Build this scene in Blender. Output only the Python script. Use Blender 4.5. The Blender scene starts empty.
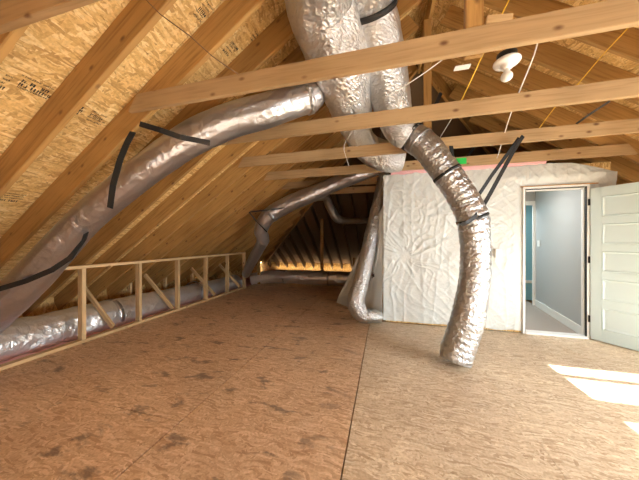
import bpy, bmesh, math, random
from mathutils import Vector, Matrix, noise
C = bpy.context.scene.collection
SC = bpy.context.scene
# ---------------------------------------------------------------- camera
F = 245.0; YAW = math.atan(65/245); CH = 1.33; VH = 241.0
cs, sn = math.cos(YAW), math.sin(YAW)
cam = bpy.data.cameras.new('camera'); camo = bpy.data.objects.new('camera', cam); C.objects.link(camo)
cam.sensor_width = 36; cam.lens = 36*F/639; cam.clip_start = .02
cam.shift_y = (VH-240)/639
camo.location = (0, 0, CH); camo.rotation_euler = (math.pi/2, 0, YAW)
SC.camera = camo
# ---------------------------------------------------------------- light
SC.view_settings.view_transform = 'Standard'; SC.view_settings.look = 'None'
SC.view_settings.gamma = 1; SC.view_settings.use_curve_mapping = False
SC.view_settings.exposure = 0.48
SC.cycles.use_denoising = True
SC.cycles.max_bounces = 10; SC.cycles.diffuse_bounces = 7
SC.cycles.sample_clamp_indirect = 6
w = bpy.data.worlds.new('sky'); SC.world = w; w.use_nodes = True
w.node_tree.nodes['Background'].inputs[0].default_value = (.75, .87, 1, 1)
w.node_tree.nodes['Background'].inputs[1].default_value = 1.5
def light(name, typ, loc, rot, energy, col, sx=1, sy=1, spread=None):
    l = bpy.data.lights.new(name, typ); l.energy = energy; l.color = col
    if typ == 'AREA':
        l.shape = 'RECTANGLE'; l.size = sx; l.size_y = sy
        if spread: l.spread = spread
    o = bpy.data.objects.new(name, l); C.objects.link(o); o.location = loc; o.rotation_euler = rot
    return o
SUNEL = math.radians(24.9)
s = light('sun', 'SUN', (0, -6, 6), (math.pi/2-SUNEL, 0, 0), 60, (1, .96, .9)); s.data.angle = .006
PI = math.pi
WIN = [(1.69, 3.05, .75, 2.2), (-1.6, .9, .12, .62)]     # back gable: sun patch window, low one added for bounce light; x0 x1 z0 z1
for (x0, x1, z0, z1), e in zip(WIN, (14, 4)):
    light('window_daylight_and_fill', 'AREA', ((x0+x1)/2, -1.42, (z0+z1)/2), (math.radians(62), 0, 0), e, (.93, .98, 1), x1-x0, z1-z0, math.radians(150))  # sky light of the sun patch window, fill light for the added low one
light('side_fill_light', 'AREA', (4.10, .55, 1.02), (math.radians(58), 0, PI/2), 235, (.88, .96, 1), 2.9, 1.05, math.radians(160))  # added fill light at the made-up side window, brightens floor and left slope
light('hall_fill_light', 'AREA', (1.9, 5.0, 2.30), (0, 0, 0), 24, (1, .98, .95), .6, .9)  # added area light so the hall is not dark, no fixture
light('far_room_light', 'AREA', (2.4, 6.36, 2.25), (0, 0, 0), 9, (.92, .97, 1), .5, .3)  # small area light before the teal wall, no fixture modelled
light('soffit_daylight', 'AREA', (-1.9, 10.02, .0), (math.radians(175), 0, 0), 14, (1, .74, .45), 5.6, .1, math.radians(120))
# ---------------------------------------------------------------- projection helper: photo position and distance -> place in the attic
def P(u, v, D):
    lat = (u-319.5)/F*D
    return Vector((lat*cs - D*sn, lat*sn + D*cs, CH + (VH-v)/F*D))
TAN = 2/3.; SL = math.atan(TAN)
XL0 = -1.92; XR = .54; ZB = 2.44
def zleft(x): return ZB + TAN*(x-XL0)
ZRID = zleft(XR)
def zright(x): return ZRID - TAN*(x-XR)
RD = .235; VO = RD/math.cos(SL)
EX = -5.29; EXR = 2*XR-EX; FY = 10.0; HY = FY-(XR-EX)
NY = -1.5
# ---------------------------------------------------------------- materials
def mat(name):
    m = bpy.data.materials.new(name); m.use_nodes = True
    nt = m.node_tree; b = nt.nodes['Principled BSDF']
    def N(t, **k):
        n = nt.nodes.new(t)
        for a, v in k.items():
            if a in n.inputs.keys(): n.inputs[a].default_value = v
            else: setattr(n, a, v)
        return n
    return m, nt, b, N
def plain(name, col, rough=.5, metal=0, bump=0, bs=40):
    m, nt, b, N = mat(name)
    b.inputs['Base Color'].default_value = (*col, 1); b.inputs['Roughness'].default_value = rough
    b.inputs['Metallic'].default_value = metal
    if bump:
        t = N('ShaderNodeTexCoord'); n = N('ShaderNodeTexNoise', Scale=bs, Detail=4.)
        bp = N('ShaderNodeBump', Strength=bump, Distance=.01)
        nt.links.new(t.outputs['Object'], n.inputs['Vector']); nt.links.new(n.outputs[0], bp.inputs['Height'])
        nt.links.new(bp.outputs[0], b.inputs['Normal'])
    return m
def ramp(N, stops):
    r = N('ShaderNodeValToRGB'); e = r.color_ramp.elements
    while len(e) < len(stops): e.new(.5)
    for i, (p, c) in enumerate(stops): e[i].position = p; e[i].color = (*c, 1)
    return r
def mixc(N, nt, f, a, b_, mode='MIX'):
    m = N('ShaderNodeMix', data_type='RGBA', blend_type=mode)
    for s, x in ((0, f), (6, a), (7, b_)):
        if hasattr(x, 'links'): nt.links.new(x, m.inputs[s])
        elif isinstance(x, tuple): m.inputs[s].default_value = (*x, 1)
        else: m.inputs[s].default_value = x
    return m.outputs[2]
def wood(name, light_c, dark_c, knots=True):
    m, nt, b, N = mat(name)
    L = nt.links.new
    t = N('ShaderNodeTexCoord'); oi = N('ShaderNodeObjectInfo')
    off = N('ShaderNodeVectorMath', operation='MULTIPLY_ADD')
    L(oi.outputs['Random'], off.inputs[0]); off.inputs[1].default_value = (37, 11, 23); L(t.outputs['Object'], off.inputs[2])
    mp = N('ShaderNodeMapping'); mp.inputs['Scale'].default_value = (1.2, 22, 22); L(off.outputs[0], mp.inputs[0])
    n1 = N('ShaderNodeTexNoise', Scale=2.2, Detail=6., Distortion=.5); L(mp.outputs[0], n1.inputs['Vector'])
    r = ramp(N, [(.28, dark_c), (.5, light_c), (.75, tuple(min(1, c*1.1) for c in light_c))]); L(n1.outputs[0], r.inputs[0])
    n2 = N('ShaderNodeTexNoise', Scale=1.7, Detail=2.); L(off.outputs[0], n2.inputs['Vector'])
    r2 = ramp(N, [(.3, (.82, .78, .72)), (.7, (1.08, 1.05, 1))]); L(n2.outputs[0], r2.inputs[0])
    col = mixc(N, nt, 1., r.outputs[0], r2.outputs[0], 'MULTIPLY')
    rr = ramp(N, [(0, (.84, .80, .76)), (1, (1.1, 1.1, 1.1))]); L(oi.outputs['Random'], rr.inputs[0])
    col = mixc(N, nt, 1., col, rr.outputs[0], 'MULTIPLY')
    if knots:
        mk = N('ShaderNodeMapping'); mk.inputs['Scale'].default_value = (2.6, 9, 9); L(off.outputs[0], mk.inputs[0])
        v = N('ShaderNodeTexVoronoi', Scale=1.); L(mk.outputs[0], v.inputs['Vector'])
        mk.inputs['Scale'].default_value = (4.6, 8, 8)
        kr = ramp(N, [(.05, (1, 1, 1)), (.11, (.45, .45, .45)), (.16, (0, 0, 0))]); L(v.outputs['Distance'], kr.inputs[0])
        col = mixc(N, nt, kr.outputs[0], col, (.16, .07, .025))
    L(col, b.inputs['Base Color']); b.inputs['Roughness'].default_value = .62
    bp = N('ShaderNodeBump', Strength=.12, Distance=.004); L(n1.outputs[0], bp.inputs['Height']); L(bp.outputs[0], b.inputs['Normal'])
    return m
def osb(name, pal, scale=1., stain_and_daylight=False, stretch=1, angs=(.25, -.45, 1.1, -.1), warp=.05):
    m, nt, b, N = mat(name)
    L = nt.links.new
    t = N('ShaderNodeTexCoord')
    wn = N('ShaderNodeTexNoise', Scale=5., Detail=2.); L(t.outputs['Object'], wn.inputs['Vector'])
    wa = N('ShaderNodeVectorMath', operation='MULTIPLY_ADD'); L(wn.outputs[1], wa.inputs[0]); wa.inputs[1].default_value = (warp,)*3; L(t.outputs['Object'], wa.inputs[2])
    prev = None; hs = None
    for i, (ang, sx, sy) in enumerate(zip(angs, (11, 13, 16, 9), (42, 50, 46, 55))):
        mp = N('ShaderNodeMapping'); mp.inputs['Rotation'].default_value = (0, 0, ang + 1.5708*stretch)
        mp.inputs['Location'].default_value = (i*3.3, i*7.1, i)
        L(wa.outputs[0], mp.inputs[0])
        sc = N('ShaderNodeVectorMath', operation='MULTIPLY'); L(mp.outputs[0], sc.inputs[0]); sc.inputs[1].default_value = (sx*scale, sy*scale, 12*scale)
        v = N('ShaderNodeTexVoronoi', Scale=1.); L(sc.outputs[0], v.inputs['Vector'])
        sp = N('ShaderNodeSeparateColor'); L(v.outputs['Color'], sp.inputs[0])
        r = ramp(N, [(0, pal[0]), (.35, pal[1]), (.7, pal[2]), (1, pal[3])]); L(sp.outputs[0], r.inputs[0])
        if prev is None: prev = r.outputs[0]; hs = sp.outputs[0]
        else:
            th = N('ShaderNodeMath', operation='GREATER_THAN'); L(sp.outputs[1], th.inputs[0]); th.inputs[1].default_value = .55
            prev = mixc(N, nt, th.outputs[0], prev, r.outputs[0])
            mh = N('ShaderNodeMix', data_type='FLOAT'); L(th.outputs[0], mh.inputs[0]); L(hs, mh.inputs[2]); L(sp.outputs[0], mh.inputs[3]); hs = mh.outputs[0]
    n2 = N('ShaderNodeTexNoise', Scale=1.1, Detail=3.); L(t.outputs['Object'], n2.inputs['Vector'])
    r2 = ramp(N, [(.3, (.85, .82, .8)), (.7, (1.08, 1.07, 1.05))]); L(n2.outputs[0], r2.inputs[0])
    prev = mixc(N, nt, 1., prev, r2.outputs[0], 'MULTIPLY')
    n3 = N('ShaderNodeTexNoise', Scale=60., Detail=3.); L(t.outputs['Object'], n3.inputs['Vector'])
    r3 = ramp(N, [(.3, (.8, .78, .74)), (.6, (1.03, 1.03, 1.03))]); L(n3.outputs[0], r3.inputs[0])
    prev = mixc(N, nt, 1., prev, r3.outputs[0], 'MULTIPLY')
    b.inputs['Roughness'].default_value = .6
    if stain_and_daylight:
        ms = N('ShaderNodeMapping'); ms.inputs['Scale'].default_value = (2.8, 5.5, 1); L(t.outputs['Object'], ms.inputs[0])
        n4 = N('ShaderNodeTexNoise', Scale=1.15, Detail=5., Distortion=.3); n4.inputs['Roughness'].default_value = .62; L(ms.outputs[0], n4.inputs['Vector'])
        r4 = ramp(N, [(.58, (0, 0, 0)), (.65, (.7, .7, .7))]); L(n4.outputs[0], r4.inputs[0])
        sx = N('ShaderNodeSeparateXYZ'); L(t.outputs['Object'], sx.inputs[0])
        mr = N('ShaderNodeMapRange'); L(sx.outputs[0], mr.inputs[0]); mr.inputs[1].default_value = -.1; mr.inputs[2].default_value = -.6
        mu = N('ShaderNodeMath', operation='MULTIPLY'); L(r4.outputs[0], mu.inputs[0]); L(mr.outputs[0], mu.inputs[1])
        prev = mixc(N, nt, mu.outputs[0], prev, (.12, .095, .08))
        # daylight painted into the colour: sheets paler right of the seam, redder left of it
        mr2 = N('ShaderNodeMath', operation='GREATER_THAN'); L(sx.outputs[0], mr2.inputs[0]); mr2.inputs[1].default_value = -.235
        daylight_tint = mixc(N, nt, mr2.outputs[0], (1.0, .86, .76), (1.0, 1.0, .97))
        prev = mixc(N, nt, 1., prev, daylight_tint, 'MULTIPLY')
        b.inputs['Roughness'].default_value = .5
    L(prev, b.inputs['Base Color'])
    bp = N('ShaderNodeBump', Strength=.35, Distance=.004); L(hs, bp.inputs['Height']); L(bp.outputs[0], b.inputs['Normal'])
    return m
def foil(name, col, rough, scale, strength, stretch=(1, 1, 1), metal=.92, dist=.02):
    m, nt, b, N = mat(name); L = nt.links.new
    t = N('ShaderNodeTexCoord')
    uvm = N('ShaderNodeMapping'); uvm.inputs['Scale'].default_value = stretch; L(t.outputs['Object'], uvm.inputs[0])
    n = N('ShaderNodeTexNoise', Scale=scale, Detail=5., Distortion=1.4); L(uvm.outputs[0], n.inputs['Vector'])
    v = N('ShaderNodeTexVoronoi', Scale=scale*1.6); L(uvm.outputs[0], v.inputs['Vector'])
    ad = N('ShaderNodeMath', operation='MULTIPLY_ADD'); L(v.outputs[0], ad.inputs[0]); ad.inputs[1].default_value = .5; L(n.outputs[0], ad.inputs[2])
    bp = N('ShaderNodeBump', Strength=strength, Distance=dist); L(ad.outputs[0], bp.inputs['Height']); L(bp.outputs[0], b.inputs['Normal'])
    b.inputs['Base Color'].default_value = (*col, 1); b.inputs['Metallic'].default_value = metal; b.inputs['Roughness'].default_value = rough
    return m
M = {}
M['lumber'] = wood('spruce_lumber', (.45, .265, .088), (.30, .16, .045))
M['tie'] = wood('pale_spruce', (.44, .305, .16), (.35, .23, .11))
M['stud'] = wood('stud_spruce', (.64, .47, .26), (.50, .33, .16))
M['osb'] = osb('roof_osb', [(.46, .27, .09), (.68, .44, .16), (.76, .52, .21), (.88, .68, .34)], 1.15)
M['floor'] = osb('floor_osb', [(.47, .335, .215), (.63, .495, .35), (.68, .55, .40), (.80, .69, .54)], 1.35, stain_and_daylight=True, angs=(.35, -.75, 1.3, -1.5), warp=.09)
M['shaded'] = wood('shaded_far_lumber', (.16, .095, .045), (.10, .055, .025), False); M['shadedosb'] = plain('shaded_sheathing', (.15, .09, .045), .8)  # far slope: its shade is put into these darker wood colours
M['foil'] = foil('duct_foil', (.84, .84, .84), .38, 9, .5, dist=.03, metal=.85)
M['foilsmooth'] = foil('duct_foil_smooth', (.52, .52, .54), .33, 8, .7, dist=.018)
M['foilwhite'] = foil('pale_duct_foil', (.70, .70, .70), .34, 16, .9, stretch=(1, 1, 2.6), metal=.85, dist=.02)
M['foilflex'] = foil('crinkled_duct_foil', (.53, .545, .56), .30, 20, .8, dist=.02)
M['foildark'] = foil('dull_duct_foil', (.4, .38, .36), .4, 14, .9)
M['strap'] = plain('black_webbing', (.012, .012, .012), .6)
M['black'] = plain('black_rubber', (.01, .01, .01), .5)
M['white'] = plain('white_paint', (.80, .81, .78), .4)
M['doorw'] = plain('door_paint', (.62, .75, .76), .38)
M['grey'] = plain('grey_wall_paint', (.43, .445, .44), .7)
M['teal'] = plain('teal_wall_paint', (.24, .50, .58), .7)
M['carpet'] = plain('grey_floor_covering', (.34, .30, .26), .7, 0, .4, 90)
M['ceil'] = plain('white_ceiling_paint', (.75, .75, .75), .8)
M['ink'] = plain('black_ink', (.02, .017, .012), .7)
M['porcelain'] = plain('white_porcelain', (.82, .82, .80), .25)
M['yellow'] = plain('yellow_cable_sheath', (.85, .55, .05), .5)
M['wcable'] = plain('white_cable_sheath', (.8, .79, .76), .5)
M['twine'] = plain('tan_cord', (.16, .09, .045), .8)
M['green'] = plain('green_tape', (.02, .62, .10), .5)
M['pink'] = plain('pink_fibreglass', (.80, .45, .46), .95, 0, 1., 60)
M['steel'] = plain('steel', (.5, .5, .5), .35, 1)
def glassmat():
    m, nt, b, N = mat('window_glass'); L = nt.links.new
    tr = N('ShaderNodeBsdfTransparent'); g = N('ShaderNodeBsdfGlossy', Roughness=.02); mx = N('ShaderNodeMixShader'); mx.inputs[0].default_value = .06
    L(tr.outputs[0], mx.inputs[1]); L(g.outputs[0], mx.inputs[2]); L(mx.outputs[0], nt.nodes['Material Output'].inputs[0])
    return m
M['glass'] = glassmat()
def wrapmat():
    m, nt, b, N = mat('white_house_wrap'); L = nt.links.new
    t = N('ShaderNodeTexCoord'); n = N('ShaderNodeTexNoise', Scale=3.5, Detail=6., Distortion=.8); L(t.outputs['Object'], n.inputs['Vector'])
    n2 = N('ShaderNodeTexNoise', Scale=26., Detail=4., Distortion=1.2); L(t.outputs['Object'], n2.inputs['Vector'])
    ad = N('ShaderNodeMath', operation='MULTIPLY_ADD'); L(n2.outputs[0], ad.inputs[0]); ad.inputs[1].default_value = .18; L(n.outputs[0], ad.inputs[2])
    bp = N('ShaderNodeBump', Strength=.75, Distance=.03); L(ad.outputs[0], bp.inputs['Height']); L(bp.outputs[0], b.inputs['Normal'])
    b.inputs['Base Color'].default_value = (.62, .65, .625, 1); b.inputs['Roughness'].default_value = .36
    return m
M['wrap'] = wrapmat()
# ---------------------------------------------------------------- object helpers
def link(name, me, m, parent=None):
    o = bpy.data.objects.new(name, me); C.objects.link(o)
    if m is not None:
        if isinstance(m, str): m = M[m]
        me.materials.append(m)
    if parent is not None: o.parent = parent
    return o
def mesh_of(bm, name, smooth=False):
    me = bpy.data.meshes.new(name); bm.normal_update(); bm.to_mesh(me); bm.free()
    if smooth:
        for p in me.polygons: p.use_smooth = True
    return me
def empty(name, loc, label, cat, group=None):
    o = bpy.data.objects.new(name, None); C.objects.link(o); o.location = loc; o.empty_display_size = .1
    return tag(o, label, cat, group)
def tag(o, label=None, cat=None, group=None, kind=None):
    if label: o['label'] = label
    if cat: o['category'] = cat
    if group: o['group'] = group
    if kind: o['kind'] = kind
    return o
def bx(bm, x0, x1, y0, y1, z0, z1, bev=0):
    vs = [bm.verts.new(p) for p in ((x0,y0,z0),(x1,y0,z0),(x1,y1,z0),(x0,y1,z0),(x0,y0,z1),(x1,y0,z1),(x1,y1,z1),(x0,y1,z1))]
    fs = [bm.faces.new([vs[i] for i in f]) for f in ((0,3,2,1),(4,5,6,7),(0,1,5,4),(1,2,6,5),(2,3,7,6),(3,0,4,7))]
    if bev:
        es = list({e for f in fs for e in f.edges})
        bmesh.ops.bevel(bm, geom=es, offset=bev, segments=2, affect='EDGES', profile=.6)
def box(name, x0, x1, y0, y1, z0, z1, m, parent=None, bev=0):
    """box whose object origin sits at its base centre (world axes); parent must be unrotated"""
    cx, cy, cz = (x0+x1)/2, (y0+y1)/2, z0
    bm = bmesh.new(); bx(bm, x0-cx, x1-cx, y0-cy, y1-cy, 0, z1-z0, bev)
    o = link(name, mesh_of(bm, name), m, parent)
    pl = parent.location if parent is not None else Vector((0, 0, 0))
    o.location = Vector((cx, cy, cz)) - pl
    return o
def lumber(name, p0, p1, w_, h_, m, parent=None, up=(0, 0, 1), cut0=0, cut1=0, bev=.003, bevel=True):
    """board from p0 to p1 (centre line); local X runs along it; w_ sideways, h_ up. cut0/cut1 shift the top of each end along the length."""
    p0, p1 = Vector(p0), Vector(p1)
    x = (p1-p0); Ln = x.length; x.normalize(); upv = Vector(up)
    y = upv.cross(x).normalized(); z = x.cross(y)
    bm = bmesh.new()
    vs = []
    for (lx, c, sgn) in ((0, cut0, 1), (Ln, cut1, -1)):
        for (a, b_) in ((-1, -1), (1, -1), (1, 1), (-1, 1)):
            vs.append(bm.verts.new((lx + (sgn*c if b_ > 0 else 0), a*w_/2, b_*h_/2)))
    fs = [bm.faces.new([vs[i] for i in f]) for f in ((0,3,2,1),(4,5,6,7),(0,1,5,4),(1,2,6,5),(2,3,7,6),(3,0,4,7))]
    bmesh.ops.recalc_face_normals(bm, faces=fs)
    if bevel: bmesh.ops.bevel(bm, geom=list(bm.edges), offset=bev, segments=2, affect='EDGES')
    o = link(name, mesh_of(bm, name), m, parent)
    R = Matrix((x, y, z)).transposed().to_4x4()
    if parent is not None: p0 = p0 - parent.location
    o.matrix_local = Matrix.Translation(p0) @ R
    return o
def spline(pts, n):
    """Catmull-Rom through rows of (Vector, radius)"""
    P_ = [pts[0]] + list(pts) + [pts[-1]]
    out = []
    for i in range(1, len(P_)-2):
        a, b_, c, d = P_[i-1], P_[i], P_[i+1], P_[i+2]
        k = max(2, int(n*((c[0]-b_[0]).length)))
        for j in range(k):
            t = j/k
            f = lambda q: .5*((2*b_[q]) + (c[q]-a[q])*t + (2*a[q]-5*b_[q]+4*c[q]-d[q])*t*t + (3*b_[q]-a[q]-3*c[q]+d[q])*t**3)
            out.append((f(0), f(1)))
    out.append(pts[-1]); return out
def tube(name, pts, m, parent=None, res=40, seg=48, fn=None, caps=True, smooth=True, squash=1.):
    rows = spline([(Vector(p), r) for p, r in pts], res)
    o0 = parent.location if parent is not None else rows[0][0].copy()
    bm = bmesh.new(); rings = []
    t0 = (rows[1][0]-rows[0][0]).normalized()
    nrm = Vector((0, 0, 1)).cross(t0)
    if nrm.length < .1: nrm = Vector((0, 1, 0)).cross(t0)
    nrm.normalize(); s_ = 0
    for i, (p, r) in enumerate(rows):
        a = rows[max(0, i-1)][0]; b_ = rows[min(len(rows)-1, i+1)][0]
        t = (b_-a).normalized()
        if i: s_ += (p-rows[i-1][0]).length
        nrm = (nrm - t*nrm.dot(t)).normalized(); bn = t.cross(nrm)
        ring = []
        for k in range(seg):
            th = 2*PI*k/seg
            q = r*(1 + (fn(s_, th) if fn else 0))
            ring.append(bm.verts.new(p + nrm*math.cos(th)*q + bn*math.sin(th)*q*squash - o0))
        rings.append(ring)
    for a, b_ in zip(rings, rings[1:]):
        for k in range(seg):
            bm.faces.new((a[k], a[(k+1) % seg], b_[(k+1) % seg], b_[k]))
    if caps:
        bm.faces.new(list(reversed(rings[0]))); bm.faces.new(rings[-1])
    bmesh.ops.recalc_face_normals(bm, faces=bm.faces)
    o = link(name, mesh_of(bm, name, smooth), m, parent)
    if parent is None: o.location = o0
    return o
def ring_band(name, p, axis, r, m, parent=None, width=.04, th=.008, rx=1.):
    """a strap or clamp lying round a duct at p"""
    axis = Vector(axis).normalized()
    a = Vector((0, 0, 1)).cross(axis)
    if a.length < .1: a = Vector((0, 1, 0)).cross(axis)
    a.normalize(); b_ = axis.cross(a); n = 40
    o0 = parent.location if parent is not None else Vector(p)
    bm = bmesh.new(); R = []
    for k in range(n):
        c = a*math.cos(2*PI*k/n) + b_*math.sin(2*PI*k/n)*rx
        R.append([bm.verts.new(Vector(p)-o0 + c*(r+d) + axis*h_) for d, h_ in ((0, -width/2), (th, -width/2), (th, width/2), (0, width/2))])
    for k in range(n):
        A, B = R[k], R[(k+1) % n]
        for j in range(4): bm.faces.new((A[j], A[(j+1) % 4], B[(j+1) % 4], B[j]))
    bmesh.ops.recalc_face_normals(bm, faces=bm.faces)
    o = link(name, mesh_of(bm, name, True), m, parent)
    if parent is None: o.location = Vector(p)
    return o
def webbing(name, pts, m, parent=None, width=.035, th=.006, face=(0, -1, 0)):
    """flat strap following points"""
    pts = [Vector(p) for p in pts]; o0 = parent.location if parent is not None else pts[0].copy()
    bm = bmesh.new(); R = []
    for i, p in enumerate(pts):
        t = (pts[min(i+1, len(pts)-1)]-pts[max(i-1, 0)]).normalized()
        sd = t.cross(Vector(face)).normalized(); nn = t.cross(sd).normalized()
        R.append([bm.verts.new(p-o0 + sd*a*width/2 + nn*b_*th/2) for a, b_ in ((-1, -1), (1, -1), (1, 1), (-1, 1))])
    for A, B in zip(R, R[1:]):
        for j in range(4): bm.faces.new((A[j], A[(j+1) % 4], B[(j+1) % 4], B[j]))
    bm.faces.new(R[0][::-1]); bm.faces.new(R[-1])
    bmesh.ops.recalc_face_normals(bm, faces=bm.faces)
    o = link(name, mesh_of(bm, name), m, parent)
    if parent is None: o.location = o0
    return o
def ordn(i):
    W = ['first','second','third','fourth','fifth','sixth','seventh','eighth','ninth','tenth','eleventh','twelfth','thirteenth','fourteenth',
         'fifteenth','sixteenth','seventeenth','eighteenth','nineteenth','twentieth','twenty-first','twenty-second','twenty-third','twenty-fourth',
         'twenty-fifth','twenty-sixth','twenty-seventh','twenty-eighth','twenty-ninth','thirtieth']
    return W[i]
# ---------------------------------------------------------------- structure: floor
KX = -3.84
bm = bmesh.new(); cols = [-3.895, -2.675, -1.455, -.235, .985, 2.205, 3.425, 4.2]
gaps = [.003, .003, .005, .0045, .0012, .002, .002, .002]
offs = [.35, 1.48, 2.75, 1.55, 2.75, 1.65, .5]
for i in range(7):
    y = NY; c = offs[i]-2.44*2; cuts = []
    while c < 7.4:
        if c > NY: cuts.append(c)
        c += 2.44
    if i >= 3: cuts = [q for q in cuts if q < 3.8] + [3.94, 4.17]
    else: cuts.append(7.4)
    gy = .0035 if i < 3 else .0015
    for c in cuts:
        bx(bm, cols[i]+gaps[i], cols[i+1]-gaps[i+1], y+gy, c-gy, -.02, 0); y = c
o = link('floor', mesh_of(bm, 'floor'), 'floor'); tag(o, kind='structure')
bm = bmesh.new(); bx(bm, -3.89, 4.3, NY, 10.3, -.34, -.05)
o = link('floor_joists', mesh_of(bm, 'floor_joists'), 'lumber'); tag(o, kind='structure')
# eave trench bottom left and far
bm = bmesh.new(); bx(bm, -6.3, -3.89, NY, 10.3, -.42, -.34)
o = link('floor_eave', mesh_of(bm, 'floor_eave'), 'osb'); tag(o, kind='structure')
# ---------------------------------------------------------------- roof decks: rows of OSB sheets with open seams
def deck(name, side, rows):
    """side -1 left, +1 right; rows = seam positions measured in x from the ridge"""
    bm = bmesh.new(); t = .012
    for a, b_ in zip(rows, rows[1:]):
        a2, b2 = a+.003, b_-.003
        def pt(d, y, up): return Vector((XR+side*d, y, ZRID+VO-TAN*d+up))
        ya, yb = (HY + a2 if a2 >= 0 else HY), HY + b2
        # split each row in sheets along the roof
        y = NY; off = random.choice((.7, 1.6, 2.2)); ys = [NY]
        while y < yb: y = y+2.44 if len(ys) > 1 else NY+off; ys.append(min(y, yb))
        for p, q in zip(ys, ys[1:]):
            if q-p < .05: continue
            qa = min(q, ya) if q >= yb-1e-6 or q > ya else q
            pa = min(p, ya)
            co = [pt(a2, pa+.002, 0), pt(a2, qa-.002, 0), pt(b2, q-.002, 0), pt(b2, p+.002, 0)]
            vs = [bm.verts.new(c) for c in co] + [bm.verts.new(c+Vector((0, 0, t))) for c in co]
            for f in ((0,1,2,3),(7,6,5,4),(0,4,5,1),(1,5,6,2),(2,6,7,3),(3,7,4,0)): bm.faces.new([vs[i] for i in f])
    # roofing felt above
    d1 = rows[-1]
    co = [(XR, NY-.1, 0), (XR, HY, 0), (XR+side*d1, HY+d1, d1), (XR+side*d1, NY-.1, d1)]
    lo = [bm.verts.new((x, y, ZRID+VO-TAN*d+.016)) for x, y, d in co]; hi = [bm.verts.new((x, y, ZRID+VO-TAN*d+.03)) for x, y, d in co]
    bm.faces.new(lo); bm.faces.new(hi[::-1])
    for i in range(4): bm.faces.new((lo[i], lo[(i+1) % 4], hi[(i+1) % 4], hi[i]))
    bmesh.ops.recalc_face_normals(bm, faces=bm.faces)
    o = link(name, mesh_of(bm, name), 'osb'); return tag(o, kind='structure')
random.seed(4)
x0 = XR+1.80
cl = deck('ceiling_left', -1, [0, x0-2.03, x0-1.015, x0, x0+1.015, x0+2.03, x0+3.045, XR-EX+.15])
cr = deck('ceiling_right', 1, [0, .9, 1.915, 2.93, 3.86])
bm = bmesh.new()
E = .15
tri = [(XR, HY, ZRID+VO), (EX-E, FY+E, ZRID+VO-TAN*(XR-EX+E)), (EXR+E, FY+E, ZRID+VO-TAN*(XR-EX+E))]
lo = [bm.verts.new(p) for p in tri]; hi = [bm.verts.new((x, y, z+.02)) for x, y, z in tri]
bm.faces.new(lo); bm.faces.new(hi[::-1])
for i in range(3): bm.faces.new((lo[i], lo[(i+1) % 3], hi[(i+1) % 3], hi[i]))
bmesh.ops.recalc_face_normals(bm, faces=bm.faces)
tag(link('ceiling_far', mesh_of(bm, 'ceiling_far'), 'shadedosb'), kind='structure')
# outer walls under the eaves, right partition, back gable with its window and an added low one
box('wall_left', EX-.19, EX-.14, NY, FY, -.42, .385, 'osb')['kind'] = 'structure'
box('wall_far', EX-.19, 4.3, FY+.14, FY+.19, -.42, .385, 'osb')['kind'] = 'structure'
zr = zright(4.2)+VO; SW = (-.92, 2.02, .48, 1.56)      # made-up side window, added for its light; y0 y1 z0 z1
bm = bmesh.new()
bx(bm, 4.2, 4.25, NY, SW[0], -.4, zr-.035); bx(bm, 4.2, 4.25, SW[1], 8.1, -.4, zr-.035)
bx(bm, 4.2, 4.25, 8.1, FY+.13, -.4, .6); bx(bm, 4.2, 4.25, SW[0], SW[1], -.4, SW[2]); bx(bm, 4.2, 4.25, SW[0], SW[1], SW[3], zr-.035)
tag(link('wall_right', mesh_of(bm, 'wall_right'), 'osb'), kind='structure')
r = bpy.data.objects.new('window_3', None); C.objects.link(r); r.location = (4.225, (SW[0]+SW[1])/2, SW[2]); r['kind'] = 'structure'  # no such window known, added to let light onto the floor
bm = bmesh.new(); hw, hh = (SW[1]-SW[0])/2, SW[3]-SW[2]
for a, b_, c, d in ((-hw, -hw+.04, 0, hh), (hw-.04, hw, 0, hh), (-hw, hw, 0, .04), (-hw, hw, hh-.04, hh), (-.02, .02, 0, hh), (-hw, hw, hh/2-.015, hh/2+.015)): bx(bm, -.02, .02, a, b_, c, d)
link('window_frame', mesh_of(bm, 'window_frame'), 'white', r)
bm = bmesh.new(); bx(bm, -.002, .002, -hw+.01, hw-.01, .01, hh-.01); link('glass_pane', mesh_of(bm, 'glass_pane'), 'glass', r)
bm = bmesh.new()          # back gable: strips around the windows
def gstrip(xa, xb, za, zb_f):
    vs = []
    for y in (NY-.06, NY):
        for x, z in ((xa, za), (xb, za), (xb, zb_f(xb)), (xa, zb_f(xa))): vs.append(bm.verts.new((x, y, z)))
    for f in ((0,1,2,3),(7,6,5,4),(0,4,5,1),(1,5,6,2),(2,6,7,3),(3,7,4,0)): bm.faces.new([vs[i] for i in f])
top = lambda x: min(zleft(x), zright(x))+VO
w1, w2 = WIN
gstrip(EX-.35, w2[0], -.42, top); gstrip(w2[1], w1[0], -.42, top) if False else None
gstrip(w2[1], w1[0], -.42, top); gstrip(w1[1], 4.25, -.42, top)
for wn in WIN:
    gstrip(wn[0], wn[1], -.42, lambda x: wn[2])
gstrip(w2[0], XR, w2[3], top); gstrip(XR, w2[1], w2[3], top); gstrip(w1[0], w1[1], w1[3], top)
bmesh.ops.recalc_face_normals(bm, faces=bm.faces)
tag(link('wall_back', mesh_of(bm, 'wall_back'), 'osb'), kind='structure')
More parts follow.
